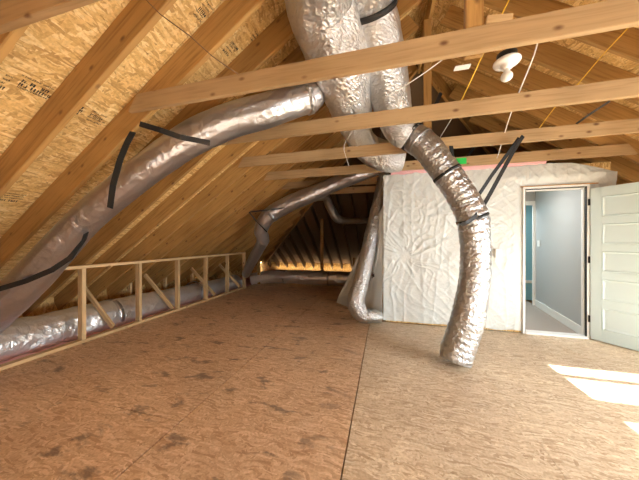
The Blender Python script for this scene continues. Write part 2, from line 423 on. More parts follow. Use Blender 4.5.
for i, (x0_, x1_, z0_, z1_) in enumerate(WIN):
    r = bpy.data.objects.new('window_%d' % (i+1), None); C.objects.link(r); r.location = ((x0_+x1_)/2, NY-.03, z0_); r['kind'] = 'structure'  # the second, low window is added to bounce sun off the floor
    bm = bmesh.new(); t = .03; loc = r.location
    def q(a, b_, c, d): bx(bm, a-loc.x, b_-loc.x, -.02, .02, c-loc.z, d-loc.z)
    q(x0_, x0_+.012, z0_, z1_); q(x1_-.012, x1_, z0_, z1_); q(x0_, x1_, z0_, z0_+.04); q(x0_, x1_, z1_-.012, z1_)
    if i == 0:
        q(x0_, x1_, 2.070, 2.094); q(x0_, x1_, 1.79, 1.903); q((x0_+x1_)/2-.012, (x0_+x1_)/2+.012, z0_, 1.8); q(x0_, x1_, 1.25, 1.275)
    else:
        q(x0_, x1_, .36, .38); q((x0_+x1_)/2-.03, (x0_+x1_)/2+.03, z0_, z1_)
    link('window_frame', mesh_of(bm, 'window_frame'), 'white', r)
    bm = bmesh.new(); bx(bm, x0_+.01-loc.x, x1_-.01-loc.x, -.002, .002, .01, z1_-z0_-.01)
    link('glass_pane', mesh_of(bm, 'glass_pane'), 'glass', r)
# ---------------------------------------------------------------- ink stamps printed on the roof sheets
def ink_at(u, v, n_rows, wid, seed, par, side=-1, h_=.017):
    rnd = random.Random(seed)
    d0 = P(u, v, 1)-Vector((0, 0, CH)); d0 = Vector((d0.x, d0.y, d0.z))
    # crossing with the deck plane z = zl(x)+VO
    if side < 0: D = (ZB-TAN*XL0+VO-CH)/(d0.z-TAN*d0.x)
    else: D = (ZRID+VO+TAN*XR-CH)/(d0.z+TAN*d0.x)
    p = Vector((0, 0, CH))+d0*D
    dn = Vector((-1 if side < 0 else 1, 0, -TAN)).normalized(); al = Vector((0, 1, 0)); nn = dn.cross(al).normalized()
    if nn.z > 0: nn = -nn
    bm = bmesh.new()
    for r in range(n_rows):
        s_ = rnd.uniform(0, .02); big = rnd.random() < .35; hh = h_*(1.7 if big else .8)
        base = dn*(r*h_*1.9)
        while s_ < wid*rnd.uniform(.75, 1):
            cw = hh*rnd.uniform(.5, .9)
            for _ in range(5):          # strokes of one smudged character
                if rnd.random() < .5: a0, a1, b0, b1 = s_, s_+cw*.3, 0, hh
                else:
                    yy = rnd.uniform(0, .75)*hh; a0, a1, b0, b1 = s_, s_+cw, yy, yy+hh*.22
                if rnd.random() < .5: a0 += cw*.6; a1 = min(a1+cw*.6, s_+cw)
                if a1-a0 < .001: continue
                vs = [bm.verts.new(base+al*a+dn*b_+nn*.001) for a, b_ in ((a0, b0), (a1, b0), (a1, b1), (a0, b1))]
                bm.faces.new(vs)
            s_ += cw*1.25
            if rnd.random() < .12: s_ += cw
    o = link('ink_stamp', mesh_of(bm, 'ink_stamp'), 'ink', par); o.location = p
    return o
for i, a in enumerate([(22, 74, 4, .17, 1), (2, 72, 4, .05, 2), (92, 110, 4, .13, 3), (77, 104, 3, .05, 4), (4, 192, 4, .16, 5), (205, -2, 5, .1, 6), (213, 11, 2, .06, 16), (232, 40, 4, .1, 7),
                       (196, 103, 3, .1, 8), (160, 168, 3, .1, 9), (50, 255, 3, .12, 10), (178, 195, 3, .1, 11), (255, 30, 3, .1, 12)]):
    ink_at(*a, cl)
for i, a in enumerate([(602, 74, 3, .1, 21), (553, 112, 3, .1, 22), (575, 102, 2, .1, 23)]):
    ink_at(*a, cr, side=1)
# ---------------------------------------------------------------- rafters
def rafter(y, x_hi, x_lo, side, label, group, mt='lumber'):
    zf = zleft if side < 0 else zright
    n = Vector((-side*0 + (1 if side > 0 else -1)*math.sin(SL), 0, math.cos(SL)))
    off = n*(RD/2-.001)
    a = Vector((x_hi, y, zf(x_hi)))+off; b_ = Vector((x_lo, y, zf(x_lo)))+off
    o = lumber('roof_rafter', b_, a, .038, RD-.004, mt, up=n)
    tag(o, label, 'rafter', group); return o
Y0 = 1.669; SP = .4064
ks = list(range(-4, 21))
for i, k in enumerate(ks):
    y = Y0+SP*k
    xh = XR-.12 if y < HY else XR-.16-(y-HY)
    if y > FY-.7: break
    rafter(y, xh, EX-.05, -1, 'spruce rafter on the left roof slope, %s from the camera end' % ordn(i), 'rafters on the left roof slope')
for i, k in enumerate(range(-4, 12)):
    y = Y0+SP*k
    xh = XR+.12 if y < HY else XR+.16+(y-HY)
    if y > HY+3: break
    rafter(y, xh, 4.19, 1, 'spruce rafter on the right roof slope, %s from the camera end' % ordn(i), 'rafters on the right roof slope')
# ridge board and hip rafters
o = lumber('ridge_board', (XR, NY+.01, ZRID+.10), (XR, HY+.1, ZRID+.10), .038, .26, 'lumber'); tag(o, 'long ridge board along the peak of the roof', 'ridge board')
for sd, nm in ((-1, 'left'), (1, 'right')):
    e = Vector((XR+sd*5.7, HY+5.7, ZRID-TAN*5.7+.13)) if sd < 0 else Vector((XR+sd*3.4, HY+3.4, ZRID-TAN*3.4+.13))
    o = lumber('hip_rafter', e, (XR+sd*.06, HY+.06, ZRID+.10), .045, .24, 'lumber')
    tag(o, 'diagonal hip rafter running down to the %s from the ridge end' % nm, 'rafter')
i = 0
x = -4.95
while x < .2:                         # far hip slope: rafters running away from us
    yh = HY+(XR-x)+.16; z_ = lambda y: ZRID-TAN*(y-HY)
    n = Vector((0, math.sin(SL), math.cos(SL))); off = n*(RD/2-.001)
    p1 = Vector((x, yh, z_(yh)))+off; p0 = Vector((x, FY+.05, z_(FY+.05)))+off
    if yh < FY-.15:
        o = lumber('hip_jack_rafter', p0, p1, .038, RD-.004, 'shaded', up=n)
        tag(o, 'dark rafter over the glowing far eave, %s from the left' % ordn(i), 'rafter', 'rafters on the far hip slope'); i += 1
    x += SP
# ---------------------------------------------------------------- collar ties
def tie(k, x0_, x1_, label, y=None, cut=True):
    x0_ -= .03
    yc = (Y0-.038-.001) + .8128*k if y is None else y
    c = .14/TAN*.45
    o = lumber('collar_tie', (x0_, yc, ZB+.07), (x1_, yc, ZB+.07), .038, .14, 'tie', cut0=c if cut else 0, cut1=c if cut else 0)
    tag(o, label, 'beam', 'horizontal collar ties across the attic'); return o
lab = ['nearest collar tie, cutting across the top left corner of the photo', 'thick looking collar tie with the lamp holder, second from camera', 'collar tie behind the lamp holder, third from camera, crossing the two fat ducts',
       'fourth collar tie from camera, just behind the strapped flexible duct', 'fifth collar tie with the green tape, right above the white wrapped wall']
for k in range(5): tie(k-1, -2.10, 3.12, lab[k])
tie(4, -2.1, -.02, 'sixth collar tie, short and dim, left of the wrapped wall', cut=False)
tie(5, -2.1, -.02, 'seventh and farthest collar tie, short and dark, left of the wrapped wall', cut=False)
# ridge posts on the ties
for k, lb in ((0, 'double ridge post standing behind the lamp holder tie'), (2, 'slender ridge post standing on the fourth collar tie')):
    yc = Y0+.8128*k+.0
    t = empty('ridge_post', (XR-.03, yc, ZB+.14), lb, 'post', 'posts under the ridge')
    lumber('post_board', (XR-.03, yc-.038, ZB+.142), (XR-.03, yc-.038, ZRID-.035), .038 if k else .034, .089, 'lumber', t, up=(1, 0, 0))
    if k == 0:
        lumber('post_board', (XR-.02, yc, ZB+.0), (XR-.02, yc, ZRID-.035), .034, .10, 'lumber', t, up=(1, 0, 0))
        lumber('block', (XR+.03, yc-.0385, ZB+.17), (XR+.16, yc-.0385, ZB+.15), .036, .05, 'stud', t)
# ---------------------------------------------------------------- knee wall of studs on the left
kw = empty('knee_wall_frame', (KX, 4.2, 0), 'low open stud wall running along the left side of the floor', 'stud wall')
lumber('bottom_plate', (KX, -1.4, .020), (KX, 6.19, .020), .089, .038, 'stud', kw)
lumber('top_plate', (KX, 1.98, .99), (KX, 6.19, .99), .089, .038, 'stud', kw)
for k in range(6):
    y = 2.31+.768*k
    lumber('stud', (KX, y, .040), (KX, y, .970), .045, .085, 'stud', kw, up=(1, 0, 0))
for y in (2.74, 3.80, 5.0, 6.05):
    lumber('brace', (KX-.07, y, .05), (-4.58, y, .66), .036, .07, 'stud', kw, up=(0, 0, 1))
for i, y in enumerate([Y0+SP*k+.04 for k in (1, 3, 5, 7, 9)]):
    o = box('rafter_block', -4.93, -4.86, y-.019, y+.019, -.26, .56, 'stud'); tag(o, 'short stub post under the left rafters, %s from the camera' % ordn(i), 'post', 'stub posts at the left eave')
# ---------------------------------------------------------------- pink insulation
def batt(name, x0_, x1_, y0_, y1_, z0_, amp, label, cell=.05, seed=0, lowz=None):
    bm = bmesh.new(); nx = max(2, int((x1_-x0_)/cell)); ny = max(2, int((y1_-y0_)/cell)); cx, cy = (x0_+x1_)/2, (y0_+y1_)/2
    G = []
    for j in range(ny+1):
        row = []
        for i in range(nx+1):
            x, y = x0_+(x1_-x0_)*i/nx, y0_+(y1_-y0_)*j/ny
            h_ = amp*(noise.noise(Vector((x*6, y*6, seed)))+.6*noise.noise(Vector((x*17, y*17, seed+4))))
            row.append(bm.verts.new((x-cx, y-cy, h_+amp)))
        G.append(row)
    for j in range(ny):
        for i in range(nx): bm.faces.new((G[j][i], G[j][i+1], G[j+1][i+1], G[j+1][i]))
    e = [e for e in bm.edges if e.is_boundary]
    r = bmesh.ops.extrude_edge_only(bm, edges=e)
    for v in r['geom']:
        if isinstance(v, bmesh.types.BMVert): v.co.z = (lowz-z0_) if lowz is not None else -.08
    bm.faces.ensure_lookup_table()
    o = link(name, mesh_of(bm, name, True), 'pink'); o.location = (cx, cy, z0_)
    return tag(o, label, 'insulation', kind='stuff')
batt('pink_insulation', -5.25, KX-.055, 0.2, 9.7, -.10, .05, 'pink fibreglass insulation lying under the long silver duct behind the stud wall', .08, 1, -.34)
# ---------------------------------------------------------------- ducts
def wr(a=.03, sp=9, seed=0, ribs=0, rf=60, along=0):
    def f(s_, th):
        c, d = math.cos(th), math.sin(th)
        v = a*noise.noise(Vector((c*1.6, d*1.6, s_*sp*.35+seed))) + .6*a*noise.noise(Vector((c*3.5, d*3.5, s_*sp+seed*2))) + .3*a*noise.noise(Vector((c*8, d*8, s_*sp*2.2+seed)))
        if ribs: v += ribs*(abs(math.sin(s_*rf/2+.8*noise.noise(Vector((c*2, d*2, s_*3))))))
        if along: v += along*abs(noise.noise(Vector((c*5, d*5, s_*1.2+seed))))
        return v
    return f
# long floor duct behind the knee wall
DX, DZ = -4.42, .09
t = empty('long_floor_duct', (DX, 3, DZ-.25), 'long silver insulated duct lying behind the left stud wall', 'duct', 'silver insulated air ducts')
tube('duct_jacket', [((DX-.02, -1.3, DZ), .27), ((DX, .6, DZ+.01), .268), ((DX-.02, 2, DZ-.01), .27), ((DX+.02, 3.1, DZ), .258), ((DX, 4.3, DZ-.02), .24), ((DX+.03, 5.4, DZ-.03), .235), ((DX+.08, 6.5, DZ-.02), .23)], 'foil', t, res=34, fn=wr(.07, 8, 1, along=.05))
for y in (1.2, 3.05, 4.9): ring_band('tape_band', (DX+.01, y, DZ), (0, 1, 0), .264, 'foilsmooth', t, .07, .006)
# cross duct at the back
t = empty('cross_duct', (-2.2, 7.15, 0), 'silver duct lying across the dark back end of the floor', 'duct', 'silver insulated air ducts')
tube('duct_jacket', [((-4.05, 6.95, .12), .19), ((-3.3, 7.08, .215), .2), ((-2.2, 7.15, .215), .205), ((-1.2, 7.18, .215), .2), ((.1, 7.2, .215), .2)], 'foil', t, res=34, fn=wr(.07, 9, 3, along=.05))
for x in (-3.0, -1.6): ring_band('tape_band', (x, 7.12, .215), (1, .03, 0), .206, 'foilsmooth', t, .05, .006)
# sloping left duct
t = empty('sloping_branch_duct', P(110, 185, 2.2), 'large smooth silver duct slung below the rafters on the left, descending to the floor duct', 'duct', 'silver insulated air ducts')
LD = [(318, 93, 2.42, .11), (309, 97, 2.40, .145), (300, 100, 2.38, .135), (262, 112, 2.32, .142), (228, 122, 2.28, .142), (186, 142, 2.24, .138), (143, 172, 2.26, .132), (105, 202, 2.30, .13), (76, 229, 2.34, .133), (34, 276, 2.38, .145), (6, 303, 2.44, .155), (-22, 329, 2.62, .17)]
tube('duct_jacket', [(P(u, v, D), r) for u, v, D, r in LD]+[(Vector((-4.28, 1.55, .2)), .17)], 'foilsmooth', t, res=30, fn=wr(.045, 4, 5, along=.10))
ring_band('duct_collar', P(307, 98, 2.395), P(300, 100, 2.38)-P(309, 97, 2.40), .141, 'foilflex', t, .05, .012)
# the two fat trunk ducts
t = empty('fat_trunk_duct', P(335, 60, 2.2), 'fatter left one of the two pale trunk ducts coming down from the roof peak', 'duct', 'silver insulated air ducts')
A = [(Vector((-.17, -1.35, 3.28)), .235), (Vector((-.17, .2, 3.28)), .24), (Vector((-.30, 1.1, 3.25)), .24)] + [(P(u, v, D), r) for u, v, D, r in ((318, -2, 1.84, .245), (328, 28, 2.02, .255), (338, 60, 2.24, .258), (347, 90, 2.5, .235), (353, 114, 2.85, .205), (357, 132, 3.2, .17), (368, 148, 3.52, .19), (386, 157, 3.56, .20), (402, 159, 3.56, .17))]
tube('duct_jacket', A, 'foilwhite', t, res=44, fn=wr(.07, 8, 7, ribs=.012, rf=70, along=.10))
t = empty('trunk_duct', P(380, 60, 2.3), 'slimmer right one of the two pale trunk ducts coming down from the roof peak', 'duct', 'silver insulated air ducts')
B = [(Vector((.30, -1.35, 3.38)), .19), (Vector((.29, .2, 3.38)), .2), (Vector((.16, 1.2, 3.38)), .2)] + [(P(u, v, D), r) for u, v, D, r in ((368, -2, 2.0, .20), (374, 30, 2.16, .205), (383, 62, 2.36, .20), (390, 98, 2.7, .20), (395, 118, 2.84, .185), (401, 131, 2.84, .165), (408, 136, 2.84, .148))]
tube('duct_jacket', B, 'foilwhite', t, res=44, fn=wr(.045, 7, 9, ribs=.012, rf=70, along=.09))
pB = P(377, 24, 2.10); pB2 = P(378, 34, 2.17)
o = ring_band('black_strap', P(370, 8, 2.04), P(372, 22, 2.12)-P(369, -2, 1.99), .213, 'strap', None, .045, .006); tag(o, 'black strap round the slim trunk duct at the top of the photo', 'strap', 'black duct hanging straps')
# flexible duct down to the floor, hung in the middle
t = empty('flexible_duct', P(461, 360, 2.68), 'crinkled silver flexible duct bending down and ending on the open floor', 'duct', 'silver insulated air ducts')
FD = [(403, 133, 2.86, .13), (412, 137, 2.84, .152), (428, 149, 2.75, .145), (447, 174, 2.68, .138), (462, 197, 2.64, .138), (472, 218, 2.61, .145), (475, 246, 2.6, .133), (475, 270, 2.6, .136), (472, 294, 2.6, .14), (468, 318, 2.6, .15), (461, 340, 2.62, .155), (457, 352, 2.62, .158), (455, 361, 2.61, .148)]
tube('duct_jacket', [(P(u, v, D), r) for u, v, D, r in FD], 'foilflex', t, res=95, fn=wr(.05, 12, 12, ribs=.045, rf=85, along=.06))
o = ring_band('duct_collar', P(420, 142, 2.79), P(428, 149, 2.75)-P(412, 137, 2.84), .153, 'foilsmooth', t, .03, .01)
# leaning flexible duct by the wrapped corner
t = empty('leaning_flexible_duct', P(357, 318, 3.9), 'slim crinkled silver duct leaning against the left corner of the white wrapped wall', 'duct', 'silver insulated air ducts')
GD = [(384, 174, 4.55, .09), (381, 190, 4.5, .098), (375, 220, 4.35, .112), (367, 256, 4.15, .12), (360, 286, 3.98, .128), (356, 302, 3.9, .135), (362, 314, 3.86, .12), (374, 316, 3.84, .10), (381, 317, 3.84, .085)]
tube('duct_jacket', [(P(u, v, D), r) for u, v, D, r in GD], 'foilflex', t, res=60, fn=wr(.06, 11, 15, ribs=.035, rf=75, along=.06))
ring_band('duct_collar', P(383, 180, 4.53), P(381, 190, 4.5)-P(384, 174, 4.55), .108, 'foilsmooth', t, .03, .006)
# middle branch duct under the far rafters
t = empty('branch_duct', P(310, 196, 4.9), 'grey silver duct slung under the far rafters, dropping beside the end of the stud wall', 'duct', 'silver insulated air ducts')
HD = [(378, 169, 4.35, .10), (356, 176, 4.5, .125), (335, 184, 4.7, .135), (310, 195, 4.85, .15), (285, 206, 4.95, .155), (268, 217, 5.0, .15), (261, 230, 5.1, .135), (263, 240, 5.25, .125), (257, 252, 5.6, .115), (251, 263, 6.0, .11), (246, 274, 6.5, .11)]
tube('duct_jacket', [(P(u, v, D), r) for u, v, D, r in HD], 'foilsmooth', t, res=40, seg=36, fn=wr(.06, 7, 18, along=.08))
ring_band('tape_band', P(272, 214, 4.99), P(268, 217, 5.)-P(285, 206, 4.95), .155, 'foilflex', t, .07, .006)
ring_band('tape_band', P(263, 240, 5.25), P(257, 252, 5.6)-P(263, 240, 5.25), .128, 'foilflex', t, .05, .006)
# small dark duct in the shadow
t = empty('small_dark_duct', P(340, 215, 6.2), 'small dull silver duct with a bend, hanging in the dark behind the far collar tie', 'duct', 'silver insulated air ducts')
tube('duct_jacket', [(P(u, v, D), r) for u, v, D, r in ((312, 199, 5.4, .06), (325, 197, 5.8, .09), (330, 207, 6., .1), (338, 219, 6.1, .1), (352, 221, 6.2, .075), (368, 221, 6.3, .07), (374, 228, 6.4, .06), (390, 234, 6.6, .06))], 'foildark', t, res=40, seg=28, fn=wr(.1, 14, 21, ribs=.04, rf=90))
# posts in the dark back
for i, (u, D, lb) in enumerate(((322, 7.5, 'dark thin post standing in the middle of the dark back end'), (259, 7.6, 'dim thin post behind the grey branch duct'), (354, 9.2, 'dark thin post near the glowing eave, behind the leaning duct'))):
    p = P(u, 241, D)
    zt = min(ZRID-TAN*(p.y-HY), zleft(p.x))
    o = box('support_post', p.x-.045, p.x+.045, p.y-.02, p.y+.02, 0 if p.y < 7.39 else -.02, zt-.01, 'lumber'); tag(o, lb, 'post', 'posts in the dark back end')
# ---------------------------------------------------------------- straps
webS = [
 ('black strap dropping from the rafters to the large sloping duct', [(133, 132, 1.9), (127, 143, 1.87), (120, 160, 1.86), (113, 185, 1.86), (110, 208, 1.9)], .045),
 ('black strap crossing over the large sloping duct toward the rafters', [(140, 124, 1.88), (160, 130, 1.86), (180, 137, 1.88), (210, 143, 1.95)], .04),
 ('black strap slung under the low end of the sloping duct', [(90, 222, 2.4), (84, 240, 2.24), (70, 258, 2.14), (52, 270, 2.12), (26, 281, 2.14), (-4, 290, 2.2)], .045),
 ('front one of the twin black straps, crossing before the flexible duct at its bend', [(523, 136, 2.66), (514, 150, 2.64), (502, 172, 2.60), (490, 194, 2.54), (482, 208, 2.49), (475, 217, 2.455), (466, 223, 2.45), (461, 225, 2.47)], .04),
 ('rear one of the twin black straps, ending behind the flexible duct', [(519, 138, 2.70), (506, 156, 2.71), (492, 175, 2.72), (480, 193, 2.73), (474, 203, 2.73)], .036),
 ('black strap holding the joint where the trunk duct meets the flexible duct', [(441, 93, 2.9), (436, 104, 2.8), (427, 113, 2.78), (421, 122, 2.76)], .04),
 ('short black strap loop over the upper bend of the flexible duct', [(451, 146, 2.62), (452, 156, 2.60), (453, 164, 2.60)], .04),
 ('thin black rod tied between collar ties at the upper right', [(610, 101, 2.5), (593, 112, 2.6), (576, 124, 2.7)], .02),
 ('thin black strap from rafters to the top of the grey branch duct', [(285, 208, 4.76), (268, 210, 4.72), (250, 212, 4.7)], .025),
 ('thin black strap slanting to the bend of the grey branch duct', [(249, 212, 4.70), (257, 222, 4.78), (267, 232, 4.95)], .025),
 ('black strap going up behind the fifth collar tie', [(462, 166, 3.75), (468, 156, 3.8), (474, 148, 3.85)], .04)]
for lb, pts, wd in webS:
    o = webbing('black_strap', [P(*p) for p in pts], 'strap', None, wd, .007, face=(-.25, .97, .05)); tag(o, lb, 'strap', 'black duct hanging straps')
o = ring_band('black_strap', P(412, 137, 2.84), P(428, 149, 2.75)-P(403, 133, 2.86), .158, 'strap', None, .04, .006); tag(o, 'black strap wrapped round the joint of trunk duct and flexible duct', 'strap', 'black duct hanging straps')
o = ring_band('black_strap', P(447, 174, 2.68), P(462, 197, 2.64)-P(432, 154, 2.74), .146, 'strap', None, .032, .006); tag(o, 'black strap wrapped round the slanting upper length of the flexible duct', 'strap', 'black duct hanging straps')
o = ring_band('black_strap', P(472, 218, 2.61), P(482, 242, 2.61)-P(466, 203, 2.61), .152, 'strap', None, .03, .006); tag(o, 'black strap wrapped right round the flexible duct at its bend', 'strap', 'black duct hanging straps')
# ---------------------------------------------------------------- cables
def cable(lb, pts, m, r=.004, name='cable'):
    o = tube(name, [(P(*p), r) for p in pts], m, None, res=14, seg=8); tag(o, lb, 'cable', 'cables and cords in the roof'); return o
cable('yellow cable crossing behind the lamp holder tie', [(512, -6, 1.9), (500, 18, 1.95), (484, 52, 2.05), (472, 78, 2.15), (462, 99, 2.3), (452, 118, 2.6)], 'yellow', .0055)
cable('white cable hanging just right of the lamp', [(541, 30, 1.75), (534, 55, 1.8), (524, 80, 1.95), (516, 100, 2.2), (508, 122, 2.6), (499, 152, 3.2), (497, 158, 3.4)], 'wcable', .005)
cable('tan cable running down at the far upper right', [(628, 28, 2.0), (600, 58, 2.3), (577, 85, 2.5), (556, 106, 2.7), (538, 130, 2.9)], 'yellow', .0045)
cable('thin white cord slanting across the slim trunk duct', [(446, 57, 1.9), (420, 76, 1.95), (398, 90, 2.0), (383, 99, 2.1)], 'wcable', .0035)
cable('thin white cord behind the fourth collar tie', [(452, 118, 2.9), (441, 136, 3.15), (436, 146, 3.3)], 'wcable', .0035)
cable('thin tan cord crossing the upper left rafters', [(142, -5, 1.5), (160, 14, 1.52), (190, 36, 1.55), (212, 56, 1.6), (238, 74, 1.66)], 'twine', .0035, 'cord')
cable('thin white cord hanging below the third collar tie near the fat duct', [(355, 128, 2.75), (346, 141, 2.85), (344, 150, 2.9), (349, 166, 2.95)], 'wcable', .0025, 'cord')
cable('brown cord low in the dark back end', [(373, 222, 5.9), (380, 230, 5.9), (392, 236, 5.9)], 'twine', .006, 'cord')
# ---------------------------------------------------------------- lamp holder with bulb on the second tie
lp = P(509, 50, 1.47); lp.z = ZB-.012; lp.y = Y0+.072
lt = empty('lamp_holder', lp, 'white porcelain lamp holder with a bulb, hung below the second collar tie', 'lamp')
def lathe(name, prof, m, parent, loc=(0, 0, 0), seg=32):
    bm = bmesh.new(); R = []
    for r, z in prof: R.append([bm.verts.new((r*math.cos(2*PI*k/seg), r*math.sin(2*PI*k/seg), z)) for k in range(seg)])
    for a, b_ in zip(R, R[1:]):
        for k in range(seg): bm.faces.new((a[k], a[(k+1) % seg], b_[(k+1) % seg], b_[k]))
    bm.faces.new(R[0][::-1]); bm.faces.new(R[-1]); bmesh.ops.recalc_face_normals(bm, faces=bm.faces)
    o = link(name, mesh_of(bm, name, True), m, parent); o.location = loc; return o
lathe('junction_box', [(.05, .045), (.052, .044), (.052, .006), (.05, .004)], 'black', lt)
lb_ = lathe('base', [(.066, .004), (.07, 0), (.071, -.008), (.066, -.016), (.045, -.022), (.03, -.026), (.028, -.045), (.024, -.047)], 'porcelain', lt)
lathe('bulb', [(.014, -.048), (.015, -.058), (.018, -.066), (.025, -.074), (.030, -.086), (.031, -.096), (.028, -.107), (.019, -.116), (.008, -.12)], 'white', lb_)
o = box('junction_plate', .435, .525, Y0+.06, Y0+.10, ZB-.004, ZB+.004, 'white'); tag(o, 'small white plate on the underside behind the second collar tie', 'plate')
# green tape on the fifth tie
pg = P(461, 161, 3.99); yt = Y0-.039-.019+.8128*3-.0015
o = box('green_tape', 1.03, 1.17, yt-.001, yt, ZB+.03, ZB+.12, 'green'); tag(o, 'bright green tape patch on the face of the fifth collar tie', 'tape')
# ---------------------------------------------------------------- room behind the wrapped wall
RY = 4.20; DX0, DX1, DZT = 1.955, 2.665, 2.06
for nm, a in {'wall_room_front': [(0.02, DX0-.03, RY, RY+.1, 0, 2.40), (DX1+.03, 2.95, RY, RY+.1, 0, 2.40), (DX0-.03, DX1+.03, RY, RY+.1, DZT+.03, 2.40)],
              'wall_room_side': [(.03, .1, RY+.1, 6.0, 0, 2.40)],
              'wall_hall_left': [(.9, .95, RY+.1, 6.6, -.02, 2.36)], 'wall_hall_far': [(1.0, 1.55, 6.08, 6.14, -.02, 2.36), (3.03, 3.3, 6.08, 6.14, -.02, 2.36), (1.55, 3.03, 6.08, 6.14, 2.08, 2.36)]}.items():
    bm = bmesh.new()
    for b_ in a: bx(bm, *b_)
    tag(link(nm, mesh_of(bm, nm), 'osb' if 'room' in nm else 'grey'), kind='structure')
# right hall wall, angled as seen
bm = bmesh.new()
pA, pB = Vector((2.70, RY+.1, -.02)), Vector((3.03, 6.08, -.02)); 
def wallquad(bm, a, b_, z0_, z1_, th):
    d = (b_-a).normalized(); n = Vector((d.y, -d.x, 0))*th
    vs = [bm.verts.new(Vector((p.x, p.y, z))) for z in (z0_, z1_) for p in (a, b_, b_+n, a+n)]
    for f in ((0,1,2,3),(7,6,5,4),(0,4,5,1),(1,5,6,2),(2,6,7,3),(3,7,4,0)): bm.faces.new([vs[i] for i in f])
    bmesh.ops.recalc_face_normals(bm, faces=bm.faces)
wallquad(bm, pA, pB, -.02, 2.36, .05); tag(link('wall_hall_right', mesh_of(bm, 'w'), 'grey'), kind='structure')
bm = bmesh.new(); wallquad(bm, pA, pB, -.015, .12, -.014); tag(link('baseboard_hall', mesh_of(bm, 'b'), 'white'), kind='structure')
box('ceiling_hall', .9, 3.0, RY+.1, 6.62, 2.36, 2.39, 'ceil')['kind'] = 'structure'
box('floor_hall', .9, 3.06, RY+.1, 6.62, -.05, -.005, 'carpet')['kind'] = 'structure'
box('wall_teal', .95, 3.55, 6.58, 6.62, -.01, 2.36, 'teal')['kind'] = 'structure'
box('trim_chair_rail', .95, 3.5, 6.555, 6.58, .38, .44, 'white')['kind'] = 'structure'
# casing of the far doorway: its right jamb shows
cx = P(535, 241, 1); k_ = (6.07)/(cx.y); cxx = cx.x*k_
bm = bmesh.new(); bx(bm, 2.978, 3.026, 6.055, 6.08, -.005, 2.16); bx(bm, 1.47, 2.978, 6.055, 6.08, 2.08, 2.16)
tag(link('trim_far_doorway', mesh_of(bm, 'trim'), 'white'), kind='structure')
sw = pA.lerp(pB, .86); 
o = box('light_switch', sw.x-.022, sw.x-.012, sw.y-.04, sw.y+.04, 1.22, 1.34, 'white', bev=.003); tag(o, 'white light switch on the grey wall seen through the doorway', 'light switch')
# door frame
df = bpy.data.objects.new('door_1', None); C.objects.link(df); df.location = (DX0, RY-.03, 0); df['kind'] = 'structure'
Yf0, Yf1 = RY-.045, RY+.045
box('door_jamb', DX0-.028, DX0-.002, Yf0, Yf1, 0, DZT+.02, 'white', df); box('door_jamb', DX1+.002, DX1+.028, Yf0, Yf1, 0, DZT+.02, 'white', df)
box('head_jamb', DX0-.028, DX1+.028, Yf0, Yf1, DZT+.0205, DZT+.045, 'white', df)
box('door_stop', DX0-.0015, DX0+.012, RY+.0, RY+.04, .03, DZT+.018, 'white', df); box('door_stop', DX1-.014, DX1+.0015, RY+.0, RY+.04, .03, DZT+.018, 'white', df)
box('door_stop', DX0+.0125, DX1-.015, RY+.0, RY+.04, DZT-.012, DZT+.018, 'white', df)
box('weather_strip', DX1-.008, DX1+.0012, RY-.04, RY-.012, .03, DZT+.015, 'black', df); box('weather_strip', DX0, DX1-.013, RY-.01, RY-.001, DZT+.006, DZT+.018, 'black', df)
box('weather_strip', DX0-.0012, DX0+.005, RY-.04, RY-.002, .03, DZT+.015, 'black', df)
box('threshold', DX0-.001, DX1+.001, Yf0-.02, RY+.06, .001, .028, 'white', df)
# thin wooden shim line above and left of the frame
o = box('trim_1', DX0-.05, DX1+.12, RY-.052, RY-.02, DZT+.046, DZT+.056, 'lumber'); o['kind'] = 'structure'
# open door leaf, hinged at the right jamb
hp = Vector((DX1+.035, RY-.055, .012)); ang = math.atan2(-.80, .60)
dl = bpy.data.objects.new('door_leaf', None); C.objects.link(dl); dl.location = hp; dl.rotation_euler = (0, 0, ang)
tag(dl, 'white five panel door standing open at the right edge', 'door')
DWID, DHT, DT = .71, 2.025, .035
def fr_panel(name, x0_, x1_, z0_, z1_):
    bm = bmesh.new()
    for y_, s_ in ((-DT/2, -1), (DT/2, 1)):
        lv = [(0, .0), (.012, .010), (.024, .002), (.036, -.001)]
        R = []
        for ins, d in lv:
            R.append([bm.verts.new((x, y_+s_*(d-.006), z)) for x, z in ((x0_+ins, z0_+ins), (x1_-ins, z0_+ins), (x1_-ins, z1_-ins), (x0_+ins, z1_-ins))])
        for a, b_ in zip(R, R[1:]):
            for k in range(4): bm.faces.new((a[k], a[(k+1) % 4], b_[(k+1) % 4], b_[k]))
        bm.faces.new(R[-1])
    bmesh.ops.recalc_face_normals(bm, faces=bm.faces)
    return link(name, mesh_of(bm, name), 'doorw', dl)
PZ = [(1.635, 1.905), (1.275, 1.545), (.915, 1.185), (.545, .820), (.155, .445)]
bm = bmesh.new(); ST = .105
bx(bm, 0, ST, -DT/2, DT/2, 0, DHT, .002); bx(bm, DWID-ST, DWID, -DT/2, DT/2, 0, DHT, .002)
zs = [0] + [z for a in reversed(PZ) for z in a] + [DHT]
for a, b_ in zip(zs[::2], zs[1::2]): bx(bm, ST, DWID-ST, -DT/2, DT/2, a, b_)
link('door_slab', mesh_of(bm, 'slab'), 'doorw', dl)
for a, b_ in PZ: fr_panel('door_panel', ST-.001, DWID-ST+.001, a-.001, b_+.001)
for s_ in (-1, 1):
    rz = lathe('door_handle', [(.026, 0), (.026, .006), (.011, .0095)], 'black', dl, (DWID-.065, s_*DT/2, .93)); rz.rotation_euler = (-s_*PI/2, 0, 0)
    k = lathe('knob', [(.011, .01), (.011, .03), (.024, .042), (.028, .052), (.024, .062), (.008, .066)], 'black', rz)
